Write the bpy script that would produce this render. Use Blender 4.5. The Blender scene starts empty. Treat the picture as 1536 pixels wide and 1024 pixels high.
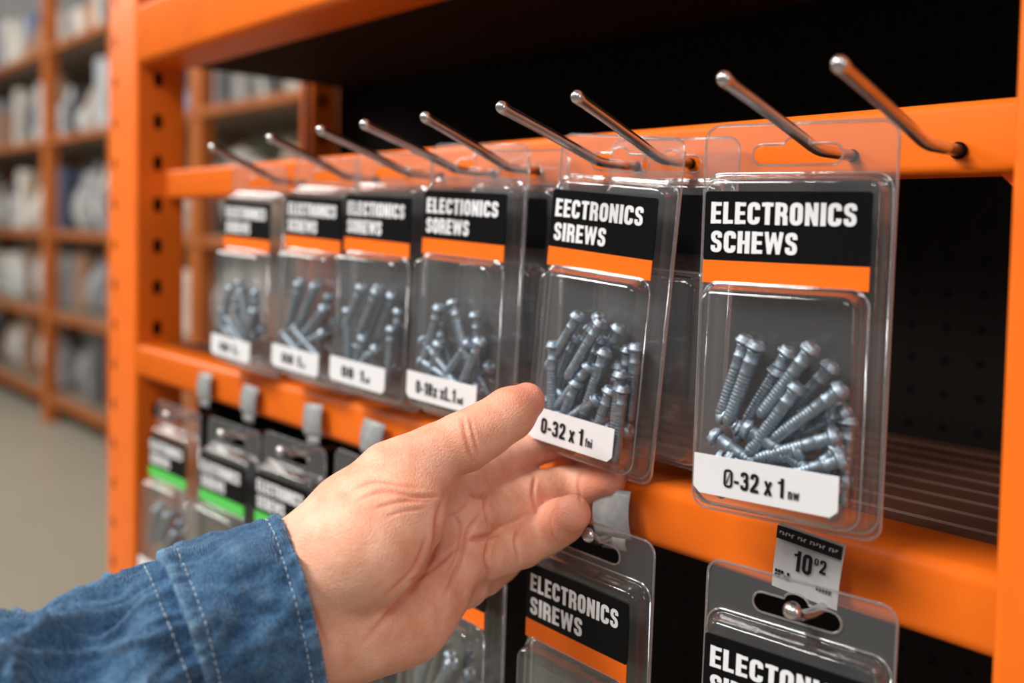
import bpy, bmesh, math, random
import numpy as np
from mathutils import Vector, Matrix, noise
from mathutils.geometry import tessellate_polygon
random.seed(7)
scene = bpy.context.scene
COL = scene.collection
ZC = 1.4
# ------------------------------------------------------------------ camera
FPX = 1400.0
head = math.radians(42.6)
F2 = Vector((-math.cos(head), math.sin(head), 0)); R2 = Vector((math.sin(head), math.cos(head), 0))
p = math.radians(2.33); ro = math.radians(1.2)
Fw = (F2*math.cos(p) + Vector((0,0,-1))*math.sin(p)).normalized()
Up = R2.cross(Fw).normalized()
Rr = (R2*math.cos(ro)+Up*math.sin(ro)).normalized()
Uu = (Up*math.cos(ro)-R2*math.sin(ro)).normalized()
CAM = Vector((0,0,ZC))
cd = bpy.data.cameras.new('camera'); cam = bpy.data.objects.new('camera', cd); COL.objects.link(cam)
M = Matrix((Rr, Uu, -Fw)).transposed().to_4x4(); M.translation = CAM
cam.matrix_world = M
cd.sensor_width = 36; cd.lens = 36*FPX/1536; cd.shift_y = -(512-406)/1536
cd.clip_start = 0.01
cd.dof.use_dof = True; cd.dof.focus_distance = 0.395; cd.dof.aperture_fstop = 4.4
scene.camera = cam
try:
    scene.view_settings.view_transform = 'Standard'
except Exception: pass

# ------------------------------------------------------------------ materials
def new_mat(name):
    m = bpy.data.materials.new(name); m.use_nodes = True
    nt = m.node_tree; b = nt.nodes['Principled BSDF']
    return m, nt, b
def simple(name, col, rough=.5, metal=0, nscale=40, namt=.12, bump=0.0, spec=.5, coat=0):
    m, nt, b = new_mat(name)
    tc = nt.nodes.new('ShaderNodeTexCoord'); n = nt.nodes.new('ShaderNodeTexNoise')
    n.inputs['Scale'].default_value = nscale; n.inputs['Detail'].default_value = 4
    nt.links.new(tc.outputs['Object'], n.inputs['Vector'])
    mx = nt.nodes.new('ShaderNodeMix'); mx.data_type = 'RGBA'
    mx.inputs[6].default_value = (*[c*(1-namt) for c in col], 1)
    mx.inputs[7].default_value = (*[min(1, c*(1+namt)) for c in col], 1)
    nt.links.new(n.outputs['Fac'], mx.inputs[0]); nt.links.new(mx.outputs[2], b.inputs['Base Color'])
    b.inputs['Roughness'].default_value = rough; b.inputs['Metallic'].default_value = metal
    b.inputs['Specular IOR Level'].default_value = spec
    b.inputs['Coat Weight'].default_value = coat
    if bump:
        bp = nt.nodes.new('ShaderNodeBump'); bp.inputs['Strength'].default_value = bump; bp.inputs['Distance'].default_value = .001
        nt.links.new(n.outputs['Fac'], bp.inputs['Height']); nt.links.new(bp.outputs[0], b.inputs['Normal'])
    return m
ORANGE = simple('orange_powder_coat', (.80,.150,.008), .38, nscale=22, namt=.16, bump=.08, spec=.35)
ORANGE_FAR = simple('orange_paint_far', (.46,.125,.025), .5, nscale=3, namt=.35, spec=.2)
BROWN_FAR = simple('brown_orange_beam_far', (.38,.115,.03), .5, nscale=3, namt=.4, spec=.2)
BLACKL = simple('label_black', (.004,.004,.005), .4, namt=.1, spec=.12)
STRIPE = simple('label_orange', (.92,.16,.008), .45, namt=.05, spec=.2)
GREEN = simple('label_green', (.09,.55,.09), .4, namt=.05, spec=.2)
WHITE = simple('label_white', (.72,.72,.75), .5, namt=.05, spec=.2)
TAGW = simple('tag_offwhite', (.50,.50,.51), .5, nscale=120, namt=.18, spec=.3)
TAGGREY = simple('tag_grey', (.30,.31,.32), .35, nscale=140, namt=.5, spec=.5)
INK = simple('ink_black', (.01,.01,.012), .5, spec=.15)
LETTER = simple('lettering_white', (.78,.79,.82), .5, namt=.03, spec=.2)
ZINC = simple('zinc_steel', (.33,.405,.48), .52, 1.0, nscale=300, namt=.45, bump=.45)
CHROME = simple('chrome_wire', (.58,.58,.59), .27, 1.0, nscale=60, namt=.15)
DARK = simple('dark_backing', (.004,.0035,.0035), .9, nscale=10, namt=.3, spec=.08)
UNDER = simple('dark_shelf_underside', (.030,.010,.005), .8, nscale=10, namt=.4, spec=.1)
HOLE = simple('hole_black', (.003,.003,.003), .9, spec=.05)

def plastic(name, tint, base, fres, diff, rough):
    m = bpy.data.materials.new(name); m.use_nodes = True; nt = m.node_tree; nt.nodes.clear()
    out = nt.nodes.new('ShaderNodeOutputMaterial')
    tr = nt.nodes.new('ShaderNodeBsdfTransparent'); tr.inputs[0].default_value = (*tint,1)
    gl = nt.nodes.new('ShaderNodeBsdfGlossy'); gl.inputs['Roughness'].default_value = rough; gl.inputs['Color'].default_value = (1,1,1,1)
    df = nt.nodes.new('ShaderNodeBsdfDiffuse'); df.inputs[0].default_value = (.75,.77,.8,1)
    lw = nt.nodes.new('ShaderNodeLayerWeight'); lw.inputs['Blend'].default_value = .35
    pw = nt.nodes.new('ShaderNodeMath'); pw.operation='POWER'; pw.inputs[1].default_value=1.6
    mp = nt.nodes.new('ShaderNodeMapRange'); mp.inputs['To Min'].default_value = base; mp.inputs['To Max'].default_value = fres
    nt.links.new(lw.outputs['Facing'], pw.inputs[0]); nt.links.new(pw.outputs[0], mp.inputs['Value'])
    tc = nt.nodes.new('ShaderNodeTexCoord'); n = nt.nodes.new('ShaderNodeTexNoise'); n.inputs['Scale'].default_value = 70
    nt.links.new(tc.outputs['Object'], n.inputs['Vector'])
    bp = nt.nodes.new('ShaderNodeBump'); bp.inputs['Strength'].default_value = .35; bp.inputs['Distance'].default_value = .001
    nt.links.new(n.outputs['Fac'], bp.inputs['Height']); nt.links.new(bp.outputs[0], gl.inputs['Normal'])
    m1 = nt.nodes.new('ShaderNodeMixShader'); m1.inputs[0].default_value = diff
    nt.links.new(tr.outputs[0], m1.inputs[1]); nt.links.new(df.outputs[0], m1.inputs[2])
    m2 = nt.nodes.new('ShaderNodeMixShader')
    nt.links.new(mp.outputs[0], m2.inputs[0]); nt.links.new(m1.outputs[0], m2.inputs[1]); nt.links.new(gl.outputs[0], m2.inputs[2])
    nt.links.new(m2.outputs[0], out.inputs[0])
    return m
PLA = plastic('clear_blister_plastic', (.965,.968,.972), .028, .85, .006, .09)
EDGE = plastic('thick_plastic_edge', (.80,.82,.85), .22, .9, .12, .08)
CARDP = plastic('clear_card_plastic', (.87,.875,.88), .035, .55, .075, .18)

# ------------------------------------------------------------------ mesh helpers
def mesh_obj(name, verts, faces, mat=None, smooth=False, parent=None, mesh=None):
    if mesh is None:
        mesh = bpy.data.meshes.new(name); mesh.from_pydata([tuple(v) for v in verts], [], faces); mesh.update()
        if mat: mesh.materials.append(mat)
        if smooth: mesh.polygons.foreach_set('use_smooth', [True]*len(mesh.polygons))
    o = bpy.data.objects.new(name, mesh); COL.objects.link(o)
    if parent: o.parent = parent
    return o
def box_data(x0,x1,y0,y1,z0,z1,bev=0,seg=2):
    bm = bmesh.new(); bmesh.ops.create_cube(bm, size=1)
    for v in bm.verts:
        v.co = Vector(((x0+x1)/2+v.co.x*(x1-x0),(y0+y1)/2+v.co.y*(y1-y0),(z0+z1)/2+v.co.z*(z1-z0)))
    if bev: bmesh.ops.bevel(bm, geom=bm.edges[:], offset=bev, segments=seg, affect='EDGES', profile=.6)
    vs=[v.co.copy() for v in bm.verts]; fs=[[v.index for v in f.verts] for f in bm.faces]; bm.free()
    return vs,fs
def merge(parts):
    V=[];Fc=[]
    for vs,fs in parts:
        o=len(V); V+=list(vs); Fc+=[[i+o for i in f] for f in fs]
    return V,Fc
def box(name,*a,mat=None,bev=0,parent=None,seg=2):
    v,f = box_data(*a,bev=bev,seg=seg); return mesh_obj(name,v,f,mat,parent=parent)
def rrect(cx,cz,w,h,r,n=6):
    pts=[]
    for (sx,sz,a0) in ((1,1,0),(-1,1,90),(-1,-1,180),(1,-1,270)):
        for i in range(n+1):
            a=math.radians(a0+90*i/n)
            pts.append((cx+sx*(w/2-r)+r*math.cos(a), cz+sz*(h/2-r)+r*math.sin(a)))
    return pts
def tray(cx,cz,w,h,r,prof,n=6):
    V=[];Fc=[];m=4*(n+1)
    for ins,y in prof:
        for (x,z) in rrect(cx,cz,w-2*ins,h-2*ins,max(.0008,r-ins*.6),n): V.append((x,y,z))
    for k in range(len(prof)-1):
        for i in range(m):
            j=(i+1)%m; Fc.append([k*m+i,(k)*m+j,(k+1)*m+j,(k+1)*m+i])
    Fc.append([ (len(prof)-1)*m+i for i in range(m)])
    return V,Fc
def holed(outer, holes, to3):
    loops=[[Vector((a,b,0)) for a,b in outer]]+[[Vector((a,b,0)) for a,b in h] for h in holes]
    tris=tessellate_polygon(loops); flat=[q for l in loops for q in l]
    return [to3(q.x,q.y) for q in flat],[list(t) for t in tris]
def plate(outline,y0,y1):
    n=len(outline); V=[(x,y0,z) for x,z in outline]+[(x,y1,z) for x,z in outline]
    Fc=[list(range(n)),list(range(2*n-1,n-1,-1))]+[[i,n+i,n+(i+1)%n,(i+1)%n] for i in range(n)]
    return V,Fc
def tube(pts,rads,seg=14):
    V=[];Fc=[];pts=[Vector(q) for q in pts]; prev=None
    for i,q in enumerate(pts):
        t=(pts[min(i+1,len(pts)-1)]-pts[max(i-1,0)]).normalized()
        a=Vector((1,0,0)) if abs(t.x)<.9 else Vector((0,0,1))
        if prev is not None: a=prev
        a=(a-t*a.dot(t)).normalized(); b=t.cross(a); prev=a
        for k in range(seg):
            an=2*math.pi*k/seg; V.append(q+(a*math.cos(an)+b*math.sin(an))*rads[i])
    for i in range(len(pts)-1):
        for k in range(seg):
            j=(k+1)%seg; Fc.append([i*seg+k,i*seg+j,(i+1)*seg+j,(i+1)*seg+k])
    Fc.append(list(range(seg))[::-1]); Fc.append([(len(pts)-1)*seg+k for k in range(seg)])
    return V,Fc
def lathe(prof,seg=20):
    V=[];Fc=[]
    for r,z in prof:
        for k in range(seg):
            a=2*math.pi*k/seg; V.append((r*math.cos(a),r*math.sin(a),z))
    for i in range(len(prof)-1):
        for k in range(seg):
            j=(k+1)%seg; Fc.append([i*seg+k,i*seg+j,(i+1)*seg+j,(i+1)*seg+k])
    Fc.append(list(range(seg))[::-1]); Fc.append([(len(prof)-1)*seg+k for k in range(seg)])
    return V,Fc
# ---- heavy condensed grotesque lettering drawn as thick strokes (cap height 1)
T_=.20; A_=T_/2
def GW(w=.50): return A_, w-A_, A_, 1-A_
def glyphs():
    l,r,b,t=GW(); m=.5; g={}
    g['E']=(.44,[([(l,0),(l,1)],0,0,T_),([(0,t),(.44,t)],0,0,.17),([(0,m),(.41,m)],0,0,.16),([(0,b),(.44,b)],0,0,.17)])
    g['L']=(.42,[([(l,0),(l,1)],0,0,T_),([(0,b),(.42,b)],0,0,.17)])
    g['F']=(.42,[([(l,0),(l,1)],0,0,T_),([(0,t),(.42,t)],0,0,.17),([(0,m),(.38,m)],0,0,.16)])
    g['T']=(.46,[([(.23,0),(.23,1)],0,0,T_),([(0,t),(.46,t)],0,0,.17)])
    g['I']=(.20,[([(l,0),(l,1)],0,0,T_)])
    g['H']=(.50,[([(l,0),(l,1)],0,0,T_),([(r,0),(r,1)],0,0,T_),([(l,m),(r,m)],0,0,.16)])
    g['N']=(.52,[([(l,0),(l,1)],0,0,.18),([(.42,0),(.42,1)],0,0,.18),([(.10,.97),(.42,.03)],0,0,.17)])
    g['O']=(.50,[([(l,b),(r,b),(r,t),(l,t)],.19,1,T_)])
    g['0']=(.48,[([(l,b),(.38,b),(.38,t),(l,t)],.18,1,.17)])
    g['Q']=(.52,[([(.07,.08),(.45,.08),(.45,.92),(.07,.92)],.18,1,.13),([(.17,.22),(.35,.78)],0,0,.065)])   # slashed zero
    g['C']=(.50,[([(r,.34),(r,b),(l,b),(l,t),(r,t),(r,.66)],.19,0,T_)])
    g['S']=(.48,[([(l,.33),(l,b),(.38,b),(.38,.46),(l,.56),(l,t),(.38,t),(.38,.68)],.17,0,.185)])
    g['R']=(.50,[([(l,0),(l,1)],0,0,T_),([(l,t),(.39,t),(.39,.5),(l,.5)],.15,0,.17),([(.27,.48),(.39,.40),(.40,0)],.08,0,.19)])
    g['D']=(.50,[([(l,0),(l,1)],0,0,T_),([(l,t),(r,t),(r,b),(l,b)],.19,0,.17)])
    g['K']=(.52,[([(l,0),(l,1)],0,0,T_),([(.15,.42),(.43,1)],0,0,.17),([(.20,.56),(.44,0)],0,0,.18)])
    g['W']=(.74,[([(.07,1),(.20,.02)],0,0,.16),([(.20,.02),(.37,.97)],0,0,.14),([(.37,.97),(.54,.02)],0,0,.14),([(.54,.02),(.67,1)],0,0,.16)])
    g['X']=(.48,[([(.07,1),(.41,0)],0,0,.17),([(.41,1),(.07,0)],0,0,.17)])
    g['x']=(.42,[([(.06,.72),(.36,0)],0,0,.15),([(.36,.72),(.06,0)],0,0,.15)])
    g['-']=(.26,[([(0,.38),(.26,.38)],0,0,.15)])
    g['.']=(.16,[([(0,.08),(.16,.08)],0,0,.16)])
    g['1']=(.32,[([(.23,0),(.23,1)],0,0,.18),([(.0,.74),(.2,.80),(.22,.98)],.06,0,.12)])
    g['2']=(.46,[([(l,.68),(l,t),(.37,t),(.37,.55),(.10,.12)],.14,0,.17),([(.02,b-.01),(.46,b-.01)],0,0,.17)])
    g['3']=(.46,[([(l,.72),(l,t),(.36,t),(.36,.52),(.18,.52)],.14,0,.16),([(.18,.52),(.37,.52),(.37,b),(l,b),(l,.28)],.14,0,.17)])
    g['8']=(.48,[([(.11,.5),(.37,.5),(.37,t),(.11,t)],.13,1,.16),([(l,b),(.38,b),(.38,.52),(l,.52)],.15,1,.17)])
    g['9']=(.46,[([(l,.48),(.36,.48),(.36,t),(l,t)],.15,1,.16),([(.36,.8),(.36,b),(l,b),(l,.25)],.15,0,.16)])
    g['n']=(.44,[([(.09,0),(.09,.74)],0,0,.17),([(.09,.45),(.09,.66),(.35,.66),(.35,0)],.14,0,.16)])
    g['w']=(.60,[([(.06,.74),(.17,.02)],0,0,.13),([(.17,.02),(.30,.7)],0,0,.12),([(.30,.7),(.43,.02)],0,0,.12),([(.43,.02),(.54,.74)],0,0,.13)])
    g['f']=(.30,[([(.13,0),(.13,.92),(.30,.92)],.12,0,.15),([(0,.66),(.28,.66)],0,0,.13)])
    g['h']=(.44,[([(.09,0),(.09,1)],0,0,.17),([(.09,.45),(.09,.66),(.35,.66),(.35,0)],.14,0,.16)])
    g['i']=(.18,[([(.09,0),(.09,.72)],0,0,.17),([(.09,.83),(.09,1)],0,0,.17)])
    g['d']=(.44,[([(.35,0),(.35,1)],0,0,.17),([(.35,.08),(.09,.08),(.09,.66),(.35,.66)],.14,0,.15)])
    g['e']=(.44,[([(.36,.22),(.36,.08),(.09,.08),(.09,.66),(.36,.66),(.36,.38),(.09,.38)],.12,0,.14)])
    g['s']=(.40,[([(.08,.2),(.08,.07),(.32,.07),(.32,.36),(.08,.40),(.08,.67),(.32,.67),(.32,.54)],.10,0,.14)])
    return g
GL=glyphs()
def round_path(pts,r,closed):
    if r<=0: return [Vector(q) for q in pts]
    P=[Vector(q) for q in pts]; n=len(P); out=[]
    for i in range(n):
        if not closed and i in (0,n-1): out.append(P[i]); continue
        a=P[i-1];c=P[(i+1)%n];q=P[i]
        da=min(r,(a-q).length*.5); dc=min(r,(c-q).length*.5)
        s=q+(a-q).normalized()*da; e=q+(c-q).normalized()*dc
        for k in range(7):
            t=k/6; out.append(s*(1-t)**2+q*2*t*(1-t)+e*t*t)
    res=[out[0]]
    for q in out[1:]:
        if (q-res[-1]).length>1e-4: res.append(q)
    if closed and (res[0]-res[-1]).length<1e-4: res.pop()
    return res
def ribbon(pts,th,closed):
    n=len(pts); V=[];Fc=[]
    for i in range(n):
        if closed: a=pts[i-1];c=pts[(i+1)%n]
        else: a=pts[max(i-1,0)];c=pts[min(i+1,n-1)]
        q=pts[i]
        d1=(q-a).normalized() if (q-a).length>1e-9 else (c-q).normalized()
        d2=(c-q).normalized() if (c-q).length>1e-9 else d1
        t=(d1+d2).normalized(); nn=Vector((-t.y,t.x)); cs=max(.6,nn.dot(Vector((-d1.y,d1.x))))
        V+= [q+nn*th/2/cs, q-nn*th/2/cs]
    m=n if closed else n-1
    for i in range(m):
        j=(i+1)%n; Fc.append([2*i,2*i+1,2*j+1,2*j])
    return V,Fc
TXT={}
def text_mesh(body,w,h,mat,left=True):
    key=(body,w,h,mat.name)
    if key in TXT: return TXT[key]
    x=0; parts=[]; kk=0
    for ch in body:
        if ch==' ': x+=.22; continue
        wd,strokes=GL[ch]
        for pts,r,cl,th in strokes:
            v,f=ribbon(round_path([(a,b) for a,b in pts],r,bool(cl)),th,bool(cl))
            kk+=1
            parts.append(([(q.x+x,q.y,-.00002*(kk%5)) for q in v],f))
        x+=wd+.075
    V,Fc=merge(parts); tot=x-.075
    V=[(q[0]/tot*w-(0 if left else w/2),q[2],(q[1]-.5)*h) for q in V]
    me=bpy.data.meshes.new('lettering'); me.from_pydata(V,[],Fc); me.materials.append(mat)
    TXT[key]=me; return me
def empty(name,loc=(0,0,0)):
    e=bpy.data.objects.new(name,None); e.empty_display_size=.02; e.location=loc; COL.objects.link(e); return e
def tag(o,label,cat,group=None):
    o['label']=label; o['category']=cat
    if group: o['group']=group

# ------------------------------------------------------------------ shelving bay
bay=empty('shelving_bay'); tag(bay,'orange powder-coated steel shelving bay holding hanging screw packs','shelving')
def upright(x0,x1,y0,y1,z0,z1,step=.040,parent=bay,mat=ORANGE,name='upright'):
    r=.0035
    def slot(cy,cz,w=.0042,h=.0075):
        pts=[]
        for i in range(9): a=math.pi*i/8; pts.append((cy+w*math.cos(a),cz+h-w+w*math.sin(a)))
        for i in range(9): a=math.pi+math.pi*i/8; pts.append((cy+w*math.cos(a),cz-h+w+w*math.sin(a)))
        return pts
    zs=[z0+.02+i*step for i in range(int((z1-z0-.04)/step)+1)]
    ym=(y0+y1)/2-.002
    parts=[]
    o=[(y0+r,z0),(y1,z0),(y1,z1),(y0+r,z1)]
    parts.append(holed(o,[slot(ym,z) for z in zs],lambda a,b:(x1,a,b)))
    parts.append(holed(o,[],lambda a,b:(x0,a,b)))
    o=[(x0+r,z0),(x1-r,z0),(x1-r,z1),(x0+r,z1)]
    parts.append(holed(o,[slot(x0+.018,z,.003,.006) for z in zs],lambda a,b:(a,y0,b)))
    parts.append(holed([(x0,z0),(x1,z0),(x1,z1),(x0,z1)],[],lambda a,b:(a,y1,b)))
    for sx,xe in ((-1,x0),(1,x1)):
        V=[];n=5
        cx=xe-sx*r; cy=y0+r
        for i in range(n+1):
            a=math.radians(90*i/n); V+= [(cx+sx*r*math.sin(a),cy-r*math.cos(a),z0),(cx+sx*r*math.sin(a),cy-r*math.cos(a),z1)]
        parts.append((V,[[2*i,2*i+2,2*i+3,2*i+1] for i in range(n)]))
    parts.append(([(x0,y0,z1),(x1,y0,z1),(x1,y1,z1),(x0,y1,z1)],[[0,1,2,3]]))
    v,f=merge(parts)
    u=mesh_obj(name,v,f,mat,parent=parent)
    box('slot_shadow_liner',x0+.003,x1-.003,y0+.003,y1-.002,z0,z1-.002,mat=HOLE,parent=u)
    return u
upright(-.972,-.900,.338,.385,0,2.25)
upright(-.928,-.900,.528,.558,0,2.25)
upright(-.115,-.043,.325,.372,0,2.25)
upright(-.112,-.060,.575,.615,0,2.25)
def beam(name,x0,x1,y0,y1,z0,z1,parent=bay,mat=ORANGE,r=.006):
    n=5; prof=[(y1,z1-.003),(y1,z1)]
    for i in range(n+1):
        a=math.radians(90+90*i/n); prof.append((y0+r+r*math.cos(a),z1-r+r*math.sin(a)))
    for i in range(n+1):
        a=math.radians(180+90*i/n); prof.append((y0+r+r*math.cos(a),z0+r+r*math.sin(a)))
    prof+=[(y1,z0),(y1,z0+.003),(y0+r,z0+.003),(y0+.003,z0+r),(y0+.003,z1-r),(y0+r,z1-.003)]
    n=len(prof); V=[(x0,a,b) for a,b in prof]+[(x1,a,b) for a,b in prof]
    Fc=[[i,n+i,n+(i+1)%n,(i+1)%n] for i in range(n)]+[list(range(n))[::-1],list(range(n,2*n))]
    o=mesh_obj(name,V,Fc,mat,parent=parent)
    for pl in o.data.polygons: pl.use_smooth = 1<=pl.index<=2*6
    return o
beam('shelf_beam',-.900,-.112,.340,.375,ZC-.1455,ZC-.115)
beam('shelf_beam',-.900,-.112,.338,.385,ZC+.152,ZC+.208)
beam('hook_rail',-.900,-.112,.368,.388,ZC+.026,ZC+.054,r=.004)
beam('shelf_beam',-.900,-.112,.590,.615,ZC-.151,ZC-.118)
box('side_brace',-.935,-.915,.385,.528,ZC+.028,ZC+.055,mat=ORANGE,bev=.003,parent=bay)
box('side_brace',-.935,-.915,.385,.528,ZC-.16,ZC-.12,mat=ORANGE,bev=.003,parent=bay)
vs,fs=plate([(-.112,ZC+.028),(-.138,ZC+.028),(-.130,ZC+.020),(-.112,ZC+.002)],.374,.378); mesh_obj('rail_gusset',vs,fs,ORANGE,parent=bay)
sl=[]
y=.376
while y<.588:
    sl.append(box_data(-.898,-.114,y,y+.014,ZC-.122,ZC-.117,bev=.001,seg=1)); y+=.0205
v,f=merge(sl); SL=simple('slat_brown',(.060,.022,.012),.45,nscale=30,namt=.4,spec=.35); mesh_obj('slatted_deck',v,f,SL,parent=bay)
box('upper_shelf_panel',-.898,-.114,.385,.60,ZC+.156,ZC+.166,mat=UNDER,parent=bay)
PEG,nt,b=new_mat('perforated_panel_dark')
b.inputs['Roughness'].default_value=.8; b.inputs['Specular IOR Level'].default_value=.1
tc=nt.nodes.new('ShaderNodeTexCoord'); sp=nt.nodes.new('ShaderNodeSeparateXYZ'); nt.links.new(tc.outputs['Object'],sp.inputs[0])
def mth(op,a,bv):
    n=nt.nodes.new('ShaderNodeMath'); n.operation=op
    for i,x in enumerate((a,bv)):
        if x is None: continue
        if isinstance(x,(int,float)): n.inputs[i].default_value=x
        else: nt.links.new(x,n.inputs[i])
    return n.outputs[0]
dx=mth('SUBTRACT',mth('FRACT',mth('MULTIPLY',sp.outputs['X'],50),None),.5)
dz=mth('SUBTRACT',mth('FRACT',mth('MULTIPLY',sp.outputs['Z'],50),None),.5)
rr=mth('SQRT',mth('ADD',mth('MULTIPLY',dx,dx),mth('MULTIPLY',dz,dz)),None)
mk_=mth('GREATER_THAN',rr,.13)
mx=nt.nodes.new('ShaderNodeMix'); mx.data_type='RGBA'; mx.inputs[6].default_value=(.001,.001,.001,1); mx.inputs[7].default_value=(.0065,.0050,.0045,1)
nt.links.new(mk_,mx.inputs[0]); nt.links.new(mx.outputs[2],b.inputs['Base Color'])
box('back_panel',-.898,-.114,.560,.570,.05,ZC+.35,mat=PEG,parent=bay)
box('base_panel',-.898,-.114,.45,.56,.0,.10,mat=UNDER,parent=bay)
box('divider_panel',-.898,-.890,.40,.558,.10,ZC-.16,mat=DARK,parent=bay)

def sm(m):
    m.polygons.foreach_set('use_smooth',[True]*len(m.polygons)); return m
def mk(name,vf,mat,smooth=False):
    m=bpy.data.meshes.new(name); m.from_pydata([tuple(q) for q in vf[0]],[],vf[1]); m.materials.append(mat)
    if smooth: sm(m)
    return m
# ------------------------------------------------------------------ hooks
def hook_mesh():
    pts=[(0,0,0),(0,-.014,0),(0,-.022,.0001)]
    for i in range(1,7):
        t=i/6; pts.append((0,-.022-.012*t,.0001+.0020*t*t))
    pts+= [(0,-.050,.0072),(0,-.070,.0133),(0,-.0885,.0187),(0,-.0907,.0194),(0,-.0927,.0202),(0,-.0942,.0208),(0,-.0950,.0211)]
    r=[.0024]*(len(pts)-5)+[.0025,.0028,.0029,.0022,.0008]
    return mk('hook_wire',tube(pts,r,16),CHROME,True)
HM=hook_mesh()
v,f=plate(rrect(0,0,.0066,.0066,.0032),-.0007,.0); HB=mk('hook_socket',(v,f),HOLE)
def hook(x,y,z,ys=1.0,yaw=0,g='chrome hooks on the orange rail',lab='grey steel wire display hook with upturned rounded tip on orange rail'):
    e=empty('display_hook',(x,y,z)); e.scale=(1,ys,1); e.rotation_euler=(0,0,math.radians(yaw))
    mesh_obj('hook_wire',None,None,parent=e,mesh=HM); o=mesh_obj('hook_socket',None,None,parent=e,mesh=HB)
    if x<-.17: o.scale=(.8,1,.8)
    tag(e,lab,'hook',g); return e
for x,ys,yw in ((-.149,1,0),(-.192,1,0),(-.2745,1.02,8),(-.308,1,0),(-.379,1,9),(-.418,1,1.5),(-.468,1,5),(-.540,.95,8),(-.638,.88,10)):
    hook(x,.3675,ZC+.0350,ys,yw)

# ------------------------------------------------------------------ blister packs
def eslot(cx,cz):
    pts=[];w=.0175;r=.0040
    for i in range(9):
        a=math.radians(-90+180*i/8); pts.append((cx+w-r+r*math.cos(a),cz+r*math.sin(a)))
    for i in range(9):
        a=math.radians(180*i/8); pts.append((cx+.0048*math.cos(a),cz+r+.0030*math.sin(a)))
    for i in range(9):
        a=math.radians(90+180*i/8); pts.append((cx-w+r+r*math.cos(a),cz+r*math.sin(a)))
    return pts
W=.0745; CH=.156; CZ=.012-CH/2
v1,f1=holed(rrect(0,CZ,W,CH,.006),[eslot(0,0)],lambda a,b:(a,0,b))
ol=rrect(0,CZ,W,CH,.006)
t1=tube([(a,-.0002,b) for a,b in ol+[ol[0]]],[.0006]*(len(ol)+1),6)
sl_=eslot(0,0); t2=tube([(a,-.0002,b) for a,b in sl_+[sl_[0]]],[.0005]*(len(sl_)+1),6)
def two_mat(m,n0,mat2):
    m.materials.append(mat2)
    for pl in m.polygons:
        if pl.index>=n0: pl.material_index=1
    return m
MC=two_mat(mk('hang_card',merge([(v1,f1),t1,t2]),CARDP),len(f1),EDGE)
def wallprof(i0,y0,i1,y1,r,steps=6):
    pr=[(i0-.0016,y0),(i0-.0012,y0-.0007),(i0-.0004,y0-.0008),(i0,y0-.0012)]
    pr.append((i1,y1+r))
    for k in range(1,steps+1):
        a=math.radians(90*k/steps); pr.append((i1+r*(1-math.cos(a)),y1+r*(1-math.sin(a))))
    pr.append((i1+r+.0006,y1)); return pr
def ring(cx,cz,w,h,r,y,rad):
    o=rrect(cx,cz,w,h,r); return tube([(a,y,b) for a,b in o+[o[0]]],[rad]*(len(o)+1),6)
ta=tray(0,-.0745,.070,.132,.0065,wallprof(0,-.0002,.0010,-.0085,.0026))
MO=two_mat(mk('blister_shell',merge([ta,ring(0,-.0745,.0726,.1346,.0070,-.0006,.00045)]),PLA,True),len(ta[1]),EDGE)
tb=tray(-.0005,-.0950,.062,.087,.0065,wallprof(0,-.0087,.0010,-.0187,.0032))
MI=two_mat(mk('bubble',merge([tb,ring(-.0005,-.0950,.0642,.0892,.0070,-.0091,.00045)]),PLA,True),len(tb[1]),EDGE)
ML=mk('header_label',plate(rrect(-.0008,-.0283,.0640,.0272,.0012,3),-.0094,-.0089),BLACKL)
def stripe(mat): return mk('colour_stripe',plate([(-.0328,-.0419),(.0312,-.0419),(.0312,-.0508),(-.0328,-.0508)],-.0094,-.0089),mat)
MSo=stripe(STRIPE); MSg=stripe(GREEN)
MW=mk('size_label',plate([(-.0290,-.1172),(.0265,-.1172),(.0265,-.1300),(.0238,-.1325),(-.0264,-.1325),(-.0290,-.1300)],-.0195,-.0190),WHITE)
def screw_mesh(var):
    rg=random.Random(var)
    prof=[(.0010,-.0335),(.0021,-.0325)]
    z=-.0314
    while z<-.0125:
        prof+= [(.00238,z),(.00248,z+.0004),(.00275,z+.0008)]; z+=.00145
    prof+=[(.0026,-.0108),(.0026,-.0072),(.0029,-.0068),(.0029,-.0062),(.0026,-.0058),(.0026,-.0030),(.0029,-.0022),(.0029,-.0017)]
    a=lathe(prof,16)
    seg=12; hp=[(.0030,-.0016),(.0040,-.0011),(.0041,-.0002),(.0035,.0002),(.0032,.0015),(.0026,.0021),(.0017,.0023),(.0013,.0010)]
    v,f=lathe(hp,seg); w=[]
    for x,y,z_ in v:
        an=math.atan2(y,x); k=1+.07*math.cos(3*an+var)+.04*rg.uniform(-1,1)
        w.append((x*k,y*k,z_+.0003*rg.uniform(-1,1)))
    m=mk('screw',merge([a,(w,f)]),ZINC,False)
    for pl in m.polygons:
        if len(pl.vertices)==4: pl.use_smooth=True
    return m
MSCS=[screw_mesh(i) for i in range(4)]
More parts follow.
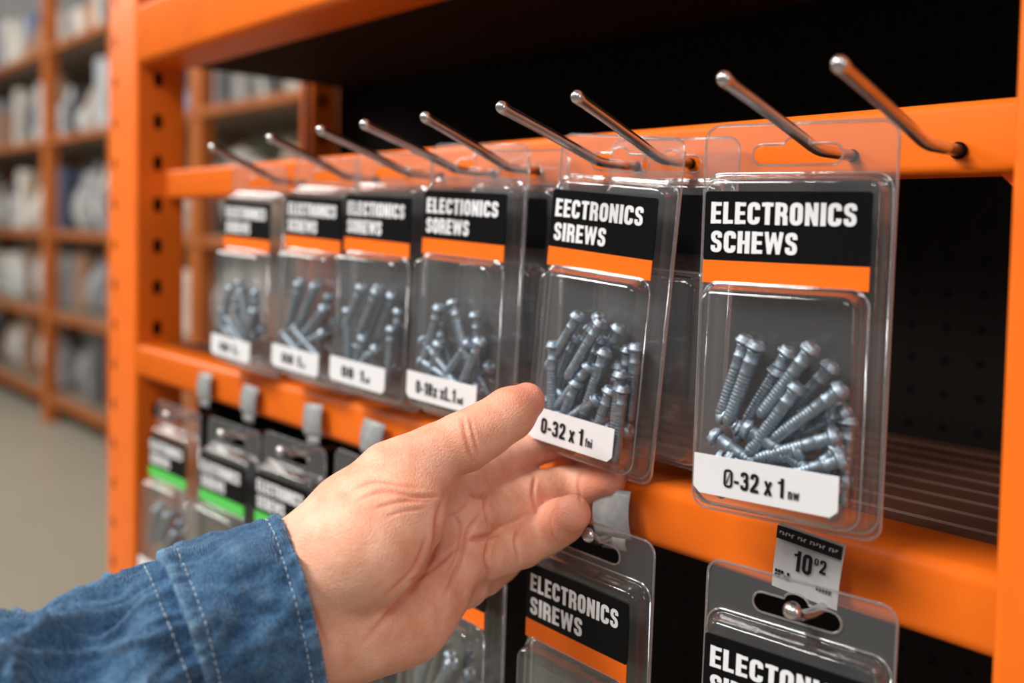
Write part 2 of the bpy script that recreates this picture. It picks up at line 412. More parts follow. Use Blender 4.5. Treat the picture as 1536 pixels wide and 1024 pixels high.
T1=[((-15,-73),(-23,-101),1),((-8,-74),(-18,-105),0),((2,-76),(-12,-103),1),((13,-73),(-9,-106),0),((18,-80),(-3,-108),1),((24,-87),(-6,-114),0),((23,-104),(-6,-117),0),
    ((24,-96),(0,-112),1),((-23,-104),(2,-119),1),((-23,-111),(5,-125),0),((-10,-106),(18,-120),0),((24,-114),(-2,-128),1),((24,-122),(-3,-131),0),((20,-131),(-10,-131),1),((-23,-121),(4,-131),1),((-16,-108),(10,-128),1),((20,-92),(18,-122),1),((24,-131),(-6,-127),0),
    ((10,-112),(-18,-122),0),((-4,-112),(22,-128),1),((-20,-131),(8,-124),0),((10,-98),(2,-128),1),((24,-109),(4,-131),0),((-16,-118),(12,-131),0),((-2,-84),(-16,-112),1),((8,-88),(-8,-114),0),
    ((25.5,-99),(24.5,-131),1),((26,-112),(-4,-126),0),((25.5,-121),(-5,-131),1)]
T2=[((-6,-72),(-21,-98),0),((1,-72),(-13,-99),1),((8,-73),(-7,-101),0),((14,-75),(0,-104),1),((-20,-88),(-17,-121),0),((20,-84),(18,-116),1),((-10,-104),(-18,-133),1),((-3,-106),(-13,-134),0),
    ((10,-108),(-14,-128),0),((23,-94),(22,-125),0),((-23,-110),(5,-122),1),((20,-119),(-8,-130),1),((22,-129),(-8,-131),0),((18,-103),(10,-132),0),((4,-82),(-6,-112),1),((-23,-126),(6,-131),1),
    ((12,-86),(4,-116),0),((-12,-84),(-22,-112),1),((2,-104),(14,-132),1),((-22,-116),(4,-128),0),((16,-92),(8,-122),1),((-3,-78),(-16,-106),1),((4,-94),(-14,-118),0),
    ((25,-82),(25.5,-114),1),((25.5,-100),(24.5,-132),0),((25,-120),(-4,-131),1)]
T3=[((-12,-80),(-20,-106),0),((0,-76),(12,-103),0),((-6,-82),(4,-110),1),((10,-82),(14,-110),1),((-23,-100),(2,-118),0),((-20,-92),(-5,-117),1),((22,-94),(10,-120),0),((-23,-112),(6,-120),0),((23,-108),(-2,-122),1),
    ((-23,-122),(5,-128),1),((22,-120),(-6,-130),0),((4,-100),(22,-124),1),((-10,-100),(-18,-128),0),((14,-96),(-4,-118),0)]
def add_screws(pk,tmpl,count,lab):
    mw=pk.matrix_world
    for (hxz,txz,ly) in tmpl[:count]:
        yy=-.0137 if ly==0 else -.0062
        h=Vector((hxz[0]*.001,yy+random.uniform(-.0008,.0005),hxz[1]*.001)); 
        t=Vector((txz[0]*.001,yy+random.uniform(-.0008,.0005),txz[1]*.001))
        dr=(t-h).normalized(); end=h+dr*.0335
        # keep every screw inside the moulded bubble
        if end.z<-.1345: h.z+= -.1345-end.z
        if end.x<-.0265: h.x+= -.0265-end.x
        if end.x>.0265: h.x-= end.x-.0265
        q=(-dr).to_track_quat('Z','Y')
        o=mesh_obj('screw',None,None,mesh=random.choice(MSCS))
        o.matrix_world=mw@Matrix.Translation(h)@q.to_matrix().to_4x4()@Matrix.Rotation(random.uniform(0,6),4,'Z')
        tag(o,lab,'screw','zinc screws in blister packs')
def pack(x,y,z,yaw,tilt,l1,l2,size,small,stripem=MSo,tmpl=None,count=99,label='',group='hanging blister packs',w1=.0560,w2=.0345,sc=(1,1,1),plain=False,ws=.0225,hs=.0070):
    e=empty('blister_pack'); e.matrix_world=Matrix.Translation((x,y,z))@Matrix.Rotation(math.radians(yaw),4,'Z')@Matrix.Rotation(math.radians(tilt),4,'Y')@Matrix.Diagonal((*sc,1))
    bpy.context.view_layer.update()
    for nm,m in (('hang_card',MC),('blister_shell',MO),('bubble',MI),('header_label',ML),('colour_stripe',stripem),('size_label',MW)):
        if plain and nm in ('size_label','colour_stripe'): continue
        mesh_obj(nm,None,None,mesh=m,parent=e)
    if not plain:
        o=mesh_obj('header_lettering',None,None,mesh=text_mesh(l1,w1,.0086,LETTER),parent=e); o.location=(-.0300,-.0098,-.0232)
        o=mesh_obj('header_lettering',None,None,mesh=text_mesh(l2,w2,.0086,LETTER),parent=e); o.location=(-.0297,-.0098,-.0345)
        if size:
            o=mesh_obj('size_lettering',None,None,mesh=text_mesh(size,ws,hs,INK),parent=e); o.location=(-.0049-ws/2,-.0198,-.1250)
        if small:
            o=mesh_obj('size_lettering',None,None,mesh=text_mesh(small,.0042,.0040,INK),parent=e); o.location=(-.0049+ws/2+.0016,-.0198,-.1266)
    tag(e,label,'package',group)
    if tmpl: add_screws(e,tmpl,count,'small blue-grey zinc-plated screw inside a clear blister pack')
    return e
G='electronics screw packs hanging on the hooks'
SZ=ZC+.0325
pack(-.1925,.325,SZ,13,.6,'ELECTRONICS','SCHEWS','Q-32 x 1','nw',tmpl=T1,label='clear blister pack of zinc screws with black header',group=G,ws=.0235,hs=.0074)
pack(-.2945,.339,SZ+.002,6,5.0,'EECTRONICS','SIREWS','0-32 x 1','fni',tmpl=T2,label='clear blister pack of screws pinched by the hand',group=G,w1=.054,w2=.033,sc=(.95,1,1.035),ws=.0270,hs=.0076)
pack(-.3955,.337,SZ+.004,5,2.8,'ELECTIONICS','SOREWS','0-18x xL.1','nd',tmpl=T3,label='clear blister pack of loose screws, black and orange header',group=G,ws=.032,hs=.0074)
pack(-.480,.338,SZ+.003,4,2.8,'ELECTIONICS','SOREWS','08  1','ed',tmpl=T2,count=12,label='clear screw blister pack, softly out of focus',group=G)
pack(-.556,.338,SZ+.003,4,2.8,'ELECTRONICS','SCREWS','08 1','s',tmpl=T1,count=11,label='clear screw blister pack, softly out of focus',group=G)
pack(-.652,.338,SZ+.001,4,2.8,'ELECTRONICS','SCREWS','08 1','s',tmpl=T3,count=9,label='clear screw blister pack at the end of the row',group=G)
for x,yy in ((-.280,.3600),(-.387,.3600)):
    pack(x,yy,SZ+.002,2,2,'','','','',label='clear blister pack hanging behind another pack',group=G,plain=True)
G2='packs hanging below the shelf beam'
LZ=ZC-.153
lowx=[(-.184,9,.010,'ELECTONICS','SIREWS',MSo,'clear blister pack with black header below the price tag'),
      (-.290,0,.007,'ELECTRONICS','SIREWS',MSo,'clear blister pack with black header and orange stripe below the beam'),
      (-.385,0,0,'ELECTRONICS','SCREWS',MSo,'clear blister pack hanging behind the hand'),
      (-.475,0,0,'ELECTRONICS','SCREWS',MSo,'clear blister pack hanging behind the hand'),
      (-.566,4,-.004,'ELECTRONICS','SCREWS',MSg,'blister pack with black header and green stripe'),
      (-.656,4,-.008,'ELECTRONICS','SCREWS',MSg,'blister pack with black header and green stripe'),
      (-.757,4,-.010,'ELECTRONICS','SCREWS',MSg,'blister pack with black header and green stripe next to the upright')]
def short_hook():
    pts=[(0,.02,0),(0,-.008,0),(0,-.012,0),(0,-.018,.001),(0,-.0215,.0022),(0,-.0240,.0036),(0,-.026,.0048),(0,-.0275,.0057),(0,-.0285,.0063)]
    return mk('hook_wire',tube(pts,[.0021]*4+[.0022,.0029,.0036,.0029,.0010],14),CHROME,True)
SHM=short_hook()
for i,(x,yw,dz_,a,b2,ms,lb) in enumerate(lowx):
    pack(x,.321,LZ+dz_,yw,1,a,b2,'0-32 x 1','s',stripem=ms,tmpl=(T3 if i%2 else T1) if i>1 else None,count=8,label=lb,group=G2)
    e=empty('display_hook',(x+(.004 if i==0 else 0),.337,LZ+.0015+dz_-(.002 if i==0 else 0))); mesh_obj('hook_wire',None,None,mesh=SHM,parent=e)
    if i==1: e.scale=(1,.72,1)
    tt=mesh_obj('hook_socket',None,None,mesh=HB,parent=e); tt.location=(0,.02,0)
    tag(e,'short steel hook with ball tip under the orange beam','hook','short hooks under the beam')

# price tags
def curved_plate(w,h,z0,bow,thick=.0006,n=8):
    V=[];Fc=[]
    for i in range(n+1):
        t=i/n; y=-bow*math.sin(t*2.6)
        V+=[(-w/2,y,z0-h*t),(w/2,y,z0-h*t),(-w/2,y+thick,z0-h*t),(w/2,y+thick,z0-h*t)]
    for i in range(n):
        a=4*i;b=a+4
        Fc+=[[a,a+1,b+1,b],[a+2,b+2,b+3,a+3],[a,b,b+2,a+2],[a+1,a+3,b+3,b+1]]
    Fc+=[[0,2,3,1],[4*n,4*n+1,4*n+3,4*n+2]]
    return V,Fc
PT=mk('tag_body',curved_plate(.0275,.031,0,.0015),TAGW,False)
PTG=mk('tag_body',merge([curved_plate(.021,.026,0,.0030),curved_plate(.014,.009,-.024,.0022)]),TAGGREY,True)
PH=mk('tag_header',plate([(-.0136,-.0003),(.0136,-.0003),(.0136,-.0065),(-.0136,-.0065)],-.0022,-.0018),INK)
bars=[]
for i in range(19):
    if i in (5,9,15): continue
    x0=-.0122+i*.0013; hgt=.0017 if i%3 else .0012
    bars.append(plate([(x0,-.0024),(x0+.00035,-.0024),(x0+.00035,-.0024-hgt),(x0,-.0024-hgt)],-.0026,-.0023))
    zt=-.0024-(hgt*.5 if i%2 else 0)
    bars.append(plate([(x0,zt),(x0+.0009,zt),(x0+.0009,zt-.0004),(x0,zt-.0004)],-.0026,-.0023))
PB=mk('tag_small_print',merge(bars),TAGW)
bars=[]
for i in range(5):
    for k in range(2):
        if (i+k)%4!=3: bars.append(plate([(-.0125+i*.0013,-.0215-k*.002),(-.0116+i*.0013,-.0215-k*.002),(-.0116+i*.0013,-.0228-k*.002),(-.0125+i*.0013,-.0228-k*.002)],-.0022,-.0018))
    bars.append(plate([(.005+i*.0013,-.0225),(.0058+i*.0013,-.0225),(.0058+i*.0013,-.0245),(.005+i*.0013,-.0245)],-.0021,-.0017))
PB2=mk('tag_small_print',merge(bars),INK)
for i,(x,full,tl) in enumerate(((-.186,1,5),(-.290,0,-6),(-.489,0,4),(-.563,0,-5),(-.655,0,3),(-.735,0,-3))):
    e=empty('price_tag',(x,.3345,ZC-.1160 if full else ZC-.121)); e.rotation_euler=(0,math.radians(tl),math.radians(4))
    e.scale=(1,1,.85) if not full else (1,1,.84)
    if full:
        mesh_obj('tag_body',None,None,mesh=PT,parent=e)
        mesh_obj('tag_header',None,None,mesh=PH,parent=e); mesh_obj('tag_small_print',None,None,mesh=PB,parent=e)
        o=mesh_obj('price_lettering',None,None,mesh=text_mesh('10',.0078,.0100,INK),parent=e); o.location=(-.0050,-.0024,-.0140)
        o=mesh_obj('price_lettering',None,None,mesh=text_mesh('0',.0018,.0034,INK),parent=e); o.location=(.0034,-.0024,-.0112)
        o=mesh_obj('price_lettering',None,None,mesh=text_mesh('2',.0028,.0066,INK),parent=e); o.location=(.0056,-.0024,-.0126)
        mesh_obj('tag_small_print',None,None,mesh=PB2,parent=e)
    else:
        mesh_obj('tag_body',None,None,mesh=PTG,parent=e)
    tag(e,'white price tag with black header clipped to the orange beam' if full else 'small worn grey tag clip on the orange beam','price tag','price tags on the beam')

# ------------------------------------------------------------------ background racks
rng=random.Random(3)
rack=empty('storage_rack',(-7,2.2,0)); tag(rack,'tall orange storage rack loaded with boxed and bagged goods','shelving')
def rbox(name,x0,x1,y0,y1,z0,z1,mat,bev=.01):
    return box(name,x0+7,x1+7,y0-2.2,y1-2.2,z0,z1,mat=mat,bev=bev,parent=rack)
ux=[-3.4,-4.55,-5.7,-7.0,-8.9,-11.0,-13.5]
for x in ux:
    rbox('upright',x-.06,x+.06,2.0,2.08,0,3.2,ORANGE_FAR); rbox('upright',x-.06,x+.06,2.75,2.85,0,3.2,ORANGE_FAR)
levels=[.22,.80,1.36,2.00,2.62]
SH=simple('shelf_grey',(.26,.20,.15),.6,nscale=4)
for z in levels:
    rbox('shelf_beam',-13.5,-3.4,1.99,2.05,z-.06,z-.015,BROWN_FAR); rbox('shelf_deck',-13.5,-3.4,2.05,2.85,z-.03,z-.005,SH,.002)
pal=[(.50,.50,.50),(.38,.41,.45),(.58,.55,.50),(.12,.17,.30),(.24,.25,.27),(.36,.28,.20),(.60,.59,.56),(.10,.10,.11),(.30,.17,.10),(.44,.45,.47),(.42,.16,.06)]
pm=[simple('goods_%s'%n_,c,.6,nscale=14,namt=.6) for n_,c in zip('abcdefghijk',pal)]
def carton(w,d,h,mat):
    v,f=merge([box_data(-w/2,w/2,-d/2,d/2,0,h,bev=.012),box_data(-w*.06,w*.06,-d/2-.003,d/2+.003,h*.55,h+.003,bev=.001),box_data(-w*.35,w*.0,-d/2-.004,-d/2,h*.15,h*.5,bev=.001)])
    return mk('carton',(v,f),mat)
def tub(r,h,mat):
    return mk('tub',lathe([(r*.82,0),(r*.86,.01),(r,h*.85),(r*1.06,h*.86),(r*1.06,h*.92),(r,h*.93),(r*.97,h),(r*.2,h+.004)],20),mat)
def bag(w,h,mat):
    V=[];Fc=[];n=10;m=16
    for i in range(n+1):
        t=i/n; hw=w/2*(.75+.25*math.sin(t*math.pi)); dd=.10*math.sin(min(1,t*1.15+.08)*math.pi)**.5 if t<.8 else .012+.05*(1-t)
        for k in range(m):
            a=2*math.pi*k/m; V.append((hw*math.cos(a),dd*math.sin(a)*(1+.1*math.sin(5*a+i)),h*t))
    for i in range(n):
        for k in range(m): Fc.append([i*m+k,i*m+(k+1)%m,(i+1)*m+(k+1)%m,(i+1)*m+k])
    Fc.append(list(range(m))[::-1]); Fc.append([n*m+k for k in range(m)])
    return mk('bagged_goods',(V,Fc),mat,True)
for z in levels:
    x=-3.5
    while x>-12:
        k=rng.choice('ccttbbbb'); w=rng.uniform(.10,.24); h=rng.uniform(.22,.50); mt=rng.choice(pm)
        if k=='c': m=carton(w,.24,h,mt); nm,lb,ct='carton','plain cardboard carton on the storage rack shelf','box'
        elif k=='t': m=tub(w/2.15,h,mt); nm,lb,ct='storage_tub','plastic tub with lid on the storage rack shelf','tub'
        else: m=bag(w,h,mt); nm,lb,ct='bagged_goods','bagged goods standing on the storage rack shelf','bag'
        o=mesh_obj(nm,None,None,mesh=m); o.location=(x-w/2,2.23+rng.uniform(0,.08),z); tag(o,lb,ct,'goods on the storage rack')
        x-=w+.012

# ------------------------------------------------------------------ setting
FL=simple('floor_concrete',(.40,.37,.30),.4,nscale=1.2,namt=.12,spec=.3)
fl=box('floor',-22,4,-4,8,-.05,0,mat=FL); fl['kind']='structure'
WL=simple('wall_paint',(.20,.18,.12),.8,nscale=1)
w=box('wall_back',-22,4,7.9,8,0,5,mat=WL); w['kind']='structure'
w=box('wall_left',-22,-21.9,-4,8,0,5,mat=WL); w['kind']='structure'

# ------------------------------------------------------------------ hand  (metric frame: right, up, away)
def loc(px,py,d): return np.array(((px-768)/FPX*d,(406-py)/FPX*d,d),dtype=np.float32)
h=.00085
lo=np.array((-.150,-.205,.325),dtype=np.float32); hi=np.array((.075,-.030,.485),dtype=np.float32)
nx,ny,nz=[int(math.ceil((hi[i]-lo[i])/h))+1 for i in range(3)]
GX,GY,GZ=np.meshgrid(np.arange(nx,dtype=np.float32)*h+lo[0],np.arange(ny,dtype=np.float32)*h+lo[1],np.arange(nz,dtype=np.float32)*h+lo[2],indexing='ij')
def cone(a,b,ra,rb):
    ab=b-a; L=float(ab@ab)+1e-12
    t=((GX-a[0])*ab[0]+(GY-a[1])*ab[1]+(GZ-a[2])*ab[2])/L
    np.clip(t,0,1,out=t)
    return np.sqrt((GX-a[0]-t*ab[0])**2+(GY-a[1]-t*ab[1])**2+(GZ-a[2]-t*ab[2])**2)-(ra+(rb-ra)*t)
def smin(a,b,k):
    hh=np.maximum(k-np.abs(a-b),0)/k
    return np.minimum(a,b)-hh*hh*k*.25
def chain(pts,k=.004):
    d=None
    for i in range(len(pts)-1):
        a=loc(*pts[i][:3]);b=loc(*pts[i+1][:3]); c=cone(a,b,pts[i][3],pts[i+1][3])
        d=c if d is None else smin(d,c,k)
    return d
# curled fingers: proximal phalanx runs away behind the pack, the end phalanges turn back towards it
IDX=[(690,722,.426,.0110),(738,698,.446,.0108),(776,680,.462,.0106),(818,664,.471,.0094),(842,656,.472,.0094),(872,648,.467,.0080)]
MID=[(694,775,.418,.0115),(745,757,.436,.0110),(775,748,.446,.0115),(806,741,.455,.0117),(835,735,.461,.0107),(858,731,.463,.0106),(888,724,.459,.0103),(914,718,.450,.0087)]
RNG=[(686,843,.408,.0113),(728,831,.422,.0109),(754,823,.430,.0113),(782,812,.438,.0116),(808,800,.442,.0106),(826,791,.441,.0105),(842,781,.436,.0102),(858,770,.428,.0087)]
PNK=[(660,895,.402,.0100),(700,878,.428,.0094),(728,862,.449,.0090),(750,846,.456,.0084),(772,832,.454,.0072)]
THB=[(472,848,.372,.0232),(530,777,.377,.0184),(588,715,.386,.0142),(620,698,.389,.0126),(655,680,.393,.0118),(697,662,.396,.0122),(728,644,.401,.0114),(764,620,.406,.0110),(790,602,.412,.0084)]
palm=chain([(260,965,.348,.021),(360,935,.357,.021),(436,880,.374,.0195),(520,820,.392,.017),(688,724,.424,.0116)],.012)
palm=smin(palm,chain([(260,1000,.348,.021),(360,968,.357,.021),(460,948,.370,.0205),(545,925,.380,.0215),(610,915,.390,.0185),(665,885,.402,.0122)],.012),.012)
palm=smin(palm,chain([(450,910,.376,.020),(560,850,.404,.0145),(692,778,.418,.0120)],.01),.007)
palm=smin(palm,chain([(450,910,.376,.020),(570,880,.402,.0145),(684,842,.407,.0120)],.01),.007)
palm=smin(palm,chain([(500,870,.368,.018),(555,820,.365,.0205),(600,772,.375,.0162),(628,730,.386,.0122)],.01),.005)   # thenar
palm=smin(palm,chain([(600,735,.397,.0105),(650,722,.412,.0088),(690,722,.424,.0092)],.01),.007)  # web
body=smin(palm,chain(THB,.004),.008)
fing=chain(IDX,.003); fing=smin(fing,chain(MID,.003),.0005); fing=smin(fing,chain(RNG,.003),.0005); fing=smin(fing,chain(PNK,.003),.0005)
phi=smin(body,fing,.0045)
del palm,body,fing
def nets(phi):
    s=phi<0
    c=[(0,0,0),(1,0,0),(0,1,0),(1,1,0),(0,0,1),(1,0,1),(0,1,1),(1,1,1)]
    cnt=np.zeros((nx-1,ny-1,nz-1),dtype=np.int8)
    for a,b2,c2 in c: cnt+=s[a:nx-1+a,b2:ny-1+b2,c2:nz-1+c2]
    act=np.argwhere((cnt>0)&(cnt<8)); idx=-np.ones((nx-1,ny-1,nz-1),dtype=np.int64); idx[tuple(act.T)]=np.arange(len(act))
    vals=[phi[act[:,0]+a,act[:,1]+b2,act[:,2]+c2] for a,b2,c2 in c]
    acc=np.zeros((len(act),3)); num=np.zeros(len(act))
    for i in range(8):
        for j in range(i+1,8):
            df=np.array(c[j])-np.array(c[i])
            if np.abs(df).sum()!=1: continue
            m=(vals[i]<0)!=(vals[j]<0); den=vals[i]-vals[j]; den=np.where(np.abs(den)<1e-9,1e-9,den)
            t=np.where(m,vals[i]/den,0); pt=np.array(c[i])[None]+t[:,None]*df[None]
            acc+=np.where(m[:,None],pt,0); num+=m
    V=(act+acc/num[:,None])*h+lo[None]
    Q=[]
    for ax in range(3):
        sl0=[slice(None)]*3; sl1=[slice(None)]*3; sl0[ax]=slice(0,-1); sl1[ax]=slice(1,None)
        e=np.argwhere(s[tuple(sl0)]!=s[tuple(sl1)]); o1,o2=[k for k in range(3) if k!=ax]
        lim=(nx-1,ny-1,nz-1)
        ok=(e[:,o1]>0)&(e[:,o2]>0)&(e[:,o1]<lim[o1])&(e[:,o2]<lim[o2]); e=e[ok]
        def g(a,b2):
            q=e.copy(); q[:,o1]-=a; q[:,o2]-=b2; return idx[tuple(q.T)]
        quad=np.stack([g(1,1),g(0,1),g(0,0),g(1,0)],1)
        ins=s[tuple(e.T)]
        flip=ins if ax!=1 else ~ins
        quad[~flip]=quad[~flip][:,::-1]
        Q.append(quad)
    return V,np.concatenate(Q)
V,Q=nets(phi); del GX,GY,GZ
Q=Q[(Q>=0).all(1)]
for _ in range(3):
    acc=np.zeros_like(V); num=np.zeros(len(V))
    for a,b2 in ((0,1),(1,2),(2,3),(3,0)):
        np.add.at(acc,Q[:,a],V[Q[:,b2]]); np.add.at(num,Q[:,a],1); np.add.at(acc,Q[:,b2],V[Q[:,a]]); np.add.at(num,Q[:,b2],1)
    V=V*.4+.6*acc/num[:,None]
def vnorm(V,Q):
    fn=np.cross(V[Q[:,2]]-V[Q[:,0]],V[Q[:,3]]-V[Q[:,1]]); N=np.zeros_like(V)
    for k in range(4): np.add.at(N,Q[:,k],fn)
    return N/(np.linalg.norm(N,axis=1)[:,None]+1e-12)
N=vnorm(V,Q)
def seg2(P,a,b2):
    ab=b2-a; t=np.clip(((P-a)@ab)/(ab@ab),0,1); return np.linalg.norm(P-a-t[:,None]*ab,axis=1),t
SX=V[:,0]/V[:,2]*FPX+768; SY=406-V[:,1]/V[:,2]*FPX; P2=np.stack([SX,SY],1)
front=np.clip(-N[:,2]*1.5+.3,0,1)
disp=np.zeros(len(V)); red=np.zeros(len(V))
def catm(pl,n=6):
    P=[np.array(q,float) for q in pl]; out=[]
    for i in range(len(P)-1):
        a=P[max(i-1,0)];b=P[i];c=P[i+1];d=P[min(i+2,len(P)-1)]
        for k in range(n):
            t=k/n; out.append(.5*((2*b)+(c-a)*t+(2*a-5*b+4*c-d)*t*t+(3*b-a-3*c+d)*t**3))
    out.append(P[-1]); return out
def crease(pl,depth,wd,side=0):
    """soft fold: narrow groove with slightly raised flesh either side, fading at both ends"""
    global disp,red
    pl=catm(pl); best=np.full(len(V),1e9); par=np.zeros(len(V)); n=len(pl)-1
    for i in range(n):
        q,t=seg2(P2,pl[i],pl[i+1]); m=q<best; best=np.where(m,q,best); par=np.where(m,(i+t)/n,par)
    fade=np.clip(np.minimum(par,1-par)*4,.0,1)
    g=np.exp(-(best/wd)**2)*front*fade; g2=np.exp(-(best/(wd*2.6))**2)*front*fade
    disp+=-depth*g*1.7+depth*.55*g2; red=np.maximum(red,g*.6)
crease([(532,752),(575,736),(622,745),(674,742)],.0009,3.0)
crease([(556,764),(600,752),(648,752)],.0006,2.6)
crease([(526,736),(562,722),(602,728),(640,733)],.0004,2.6)
crease([(576,776),(606,766),(640,762)],.0004,2.4)
crease([(676,724),(658,770),(652,820),(628,868),(584,920),(540,970)],.0015,4.6)
crease([(724,768),(700,800),(688,845),(664,900)],.0010,3.8)
crease([(736,802),(729,835),(738,868)],.0012,3.4)
crease([(726,732),(728,762),(736,796)],.0012,3.4)
crease([(804,710),(799,741),(804,774)],.0009,3); crease([(871,700),(868,728),(873,756)],.0007,2.6)
crease([(779,786),(773,811),(781,846)],.0009,3); crease([(830,762),(826,788),(834,816)],.0007,2.6)
crease([(694,624),(700,659),(710,698)],.0007,3); crease([(704,622),(711,654),(720,690)],.0004,2.6)
crease([(432,835),(458,890),(494,975)],.0004,4)
crease([(610,872),(650,852),(694,812)],.0008,3.4)
crease([(672,760),(690,790),(684,830),(664,868)],.0005,3)
crease([(640,800),(620,850),(570,900)],.0003,3); crease([(704,745),(690,765),(668,775)],.0005,3)
crease([(700,738),(720,745),(745,735)],.0010,4); crease([(700,808),(722,806),(752,798)],.0014,4)
nz_=np.array([noise.noise(Vector((float(a)*45,float(b)*45,float(c)*45)))*.6+noise.noise(Vector((float(a)*140,float(b)*140,float(c)*140)))*.15 for a,b,c in V])
V=V+N*(disp+nz_*.0006)[:,None]
for t in (THB[-1],IDX[-1],MID[-1],RNG[-1],PNK[-1]):
    q=np.linalg.norm(V-loc(*t[:3])[None],axis=1); red=np.maximum(red,np.exp(-(q/.018)**2)*.65)
for t in (MID[3],RNG[3],THB[5],MID[0],RNG[0],IDX[1]):
    q=np.linalg.norm(V-loc(*t[:3])[None],axis=1); red=np.maximum(red,np.exp(-(q/.016)**2)*.35)
Bm=np.array([list(Rr),list(Uu),list(Fw)])
VW=V@Bm+np.array(CAM)[None]
me=bpy.data.meshes.new('person'); me.from_pydata(VW.tolist(),[],Q.tolist()); me.update()
bm=bmesh.new(); bm.from_mesh(me); bmesh.ops.recalc_face_normals(bm,faces=bm.faces[:]); bm.to_mesh(me); bm.free()
me.polygons.foreach_set('use_smooth',[True]*len(me.polygons))
at=me.attributes.new('ruddy','FLOAT','POINT'); at.data.foreach_set('value',red.astype(np.float32))
SKIN,nt,b=new_mat('skin')
tc=nt.nodes.new('ShaderNodeTexCoord'); n1=nt.nodes.new('ShaderNodeTexNoise'); n1.inputs['Scale'].default_value=75; n1.inputs['Detail'].default_value=6; n1.inputs['Roughness'].default_value=.6
n2=nt.nodes.new('ShaderNodeTexNoise'); n2.inputs['Scale'].default_value=700; n2.inputs['Detail'].default_value=3
vo=nt.nodes.new('ShaderNodeTexVoronoi'); vo.inputs['Scale'].default_value=1100
for q in (n1,n2,vo): nt.links.new(tc.outputs['Object'],q.inputs['Vector'])
mr=nt.nodes.new('ShaderNodeMapRange'); mr.inputs['From Min'].default_value=.35; mr.inputs['From Max'].default_value=.65; nt.links.new(n1.outputs['Fac'],mr.inputs['Value'])
mx=nt.nodes.new('ShaderNodeMix'); mx.data_type='RGBA'; mx.inputs[6].default_value=(.71,.335,.215,1); mx.inputs[7].default_value=(.84,.475,.345,1)
nt.links.new(mr.outputs[0],mx.inputs[0])
at_=nt.nodes.new('ShaderNodeAttribute'); at_.attribute_name='ruddy'
mx2=nt.nodes.new('ShaderNodeMix'); mx2.data_type='RGBA'; mx2.inputs[7].default_value=(.64,.18,.11,1)
nt.links.new(at_.outputs['Fac'],mx2.inputs[0]); nt.links.new(mx.outputs[2],mx2.inputs[6]); nt.links.new(mx2.outputs[2],b.inputs['Base Color'])
b.inputs['Roughness'].default_value=.48; b.inputs['Specular IOR Level'].default_value=.35; b.inputs['Subsurface Weight'].default_value=.08; b.inputs['Subsurface Radius'].default_value=(1,.35,.2); b.inputs['Subsurface Scale'].default_value=.0015
ad=nt.nodes.new('ShaderNodeMix'); ad.data_type='FLOAT'; ad.inputs[0].default_value=.5; nt.links.new(n2.outputs['Fac'],ad.inputs[2]); nt.links.new(vo.outputs['Distance'],ad.inputs[3])
bp=nt.nodes.new('ShaderNodeBump'); bp.inputs['Strength'].default_value=.45; bp.inputs['Distance'].default_value=.0007
nt.links.new(ad.outputs[0],bp.inputs['Height']); nt.links.new(bp.outputs[0],b.inputs['Normal'])
me.materials.append(SKIN)
person=bpy.data.objects.new('person',me); COL.objects.link(person)
tag(person,'person reaching in with bare hand pinching a screw pack, denim cuff','person')
NAIL=simple('nail',(.78,.46,.36),.30,nscale=30,namt=.05)
def nail(pts,dors,rad,ln):
    a=Vector(loc(*pts[-2][:3]).tolist()); b2=Vector(loc(*pts[-1][:3]).tolist()); ax=(b2-a).normalized()
    dv=Vector(dors); dv=(dv-ax*dv.dot(ax)).normalized(); sd=ax.cross(dv)
    V=[];Fc=[];nu,nv=8,8; c=b2-ax*.004
    for i in range(nu+1):
        u=i/nu*2-1
        for j in range(nv+1):
            w_=j/nv*2-1; wd=rad*.72*math.sqrt(max(0,1-.25*u*u))*w_
            an=wd/rad
            q=c+ax*(u*ln/2)+sd*(rad*math.sin(an))+dv*(rad*math.cos(an)*.99+.0002-.0014*max(0,u)**2)
            V.append(CAM+Rr*q.x+Uu*q.y+Fw*q.z)
    for i in range(nu):
        for j in range(nv): Fc.append([i*(nv+1)+j,i*(nv+1)+j+1,(i+1)*(nv+1)+j+1,(i+1)*(nv+1)+j])
    mesh_obj('fingernail',V,Fc,NAIL,True,parent=person)
nail(THB,(-.25,.6,.8),.0098,.011)
for q in (IDX,MID,RNG,PNK): nail(q,(.2,.0,1),q[-1][3]*1.06,.009)

# ------------------------------------------------------------------ denim sleeve
ax=[(452,909,.368,.0335),(350,946,.357,.0345),(258,984,.346,.0355),(150,1046,.335,.0370),(40,1112,.322,.039),(-90,1190,.305,.042),(-260,1290,.285,.045)]
AX=[(Vector(loc(*a[:3]).tolist()),a[3]) for a in ax]
cum=[0]
for i in range(len(AX)-1): cum.append(cum[-1]+(AX[i+1][0]-AX[i][0]).length)
LT=cum[-1]
def axis(s):
    s=max(0,min(LT-1e-6,s)); i=max(k for k in range(len(AX)-1) if cum[k]<=s); t=(s-cum[i])/(cum[i+1]-cum[i])
    P=[AX[max(i-1,0)],AX[i],AX[i+1],AX[min(i+2,len(AX)-1)]]
    cr=lambda a,b2,c,d:.5*((2*b2)+(c-a)*t+(2*a-5*b2+4*c-d)*t*t+(3*b2-a-3*c+d)*t**3)
    return cr(P[0][0],P[1][0],P[2][0],P[3][0]), P[1][1]+(P[2][1]-P[1][1])*t
CUFF=.044
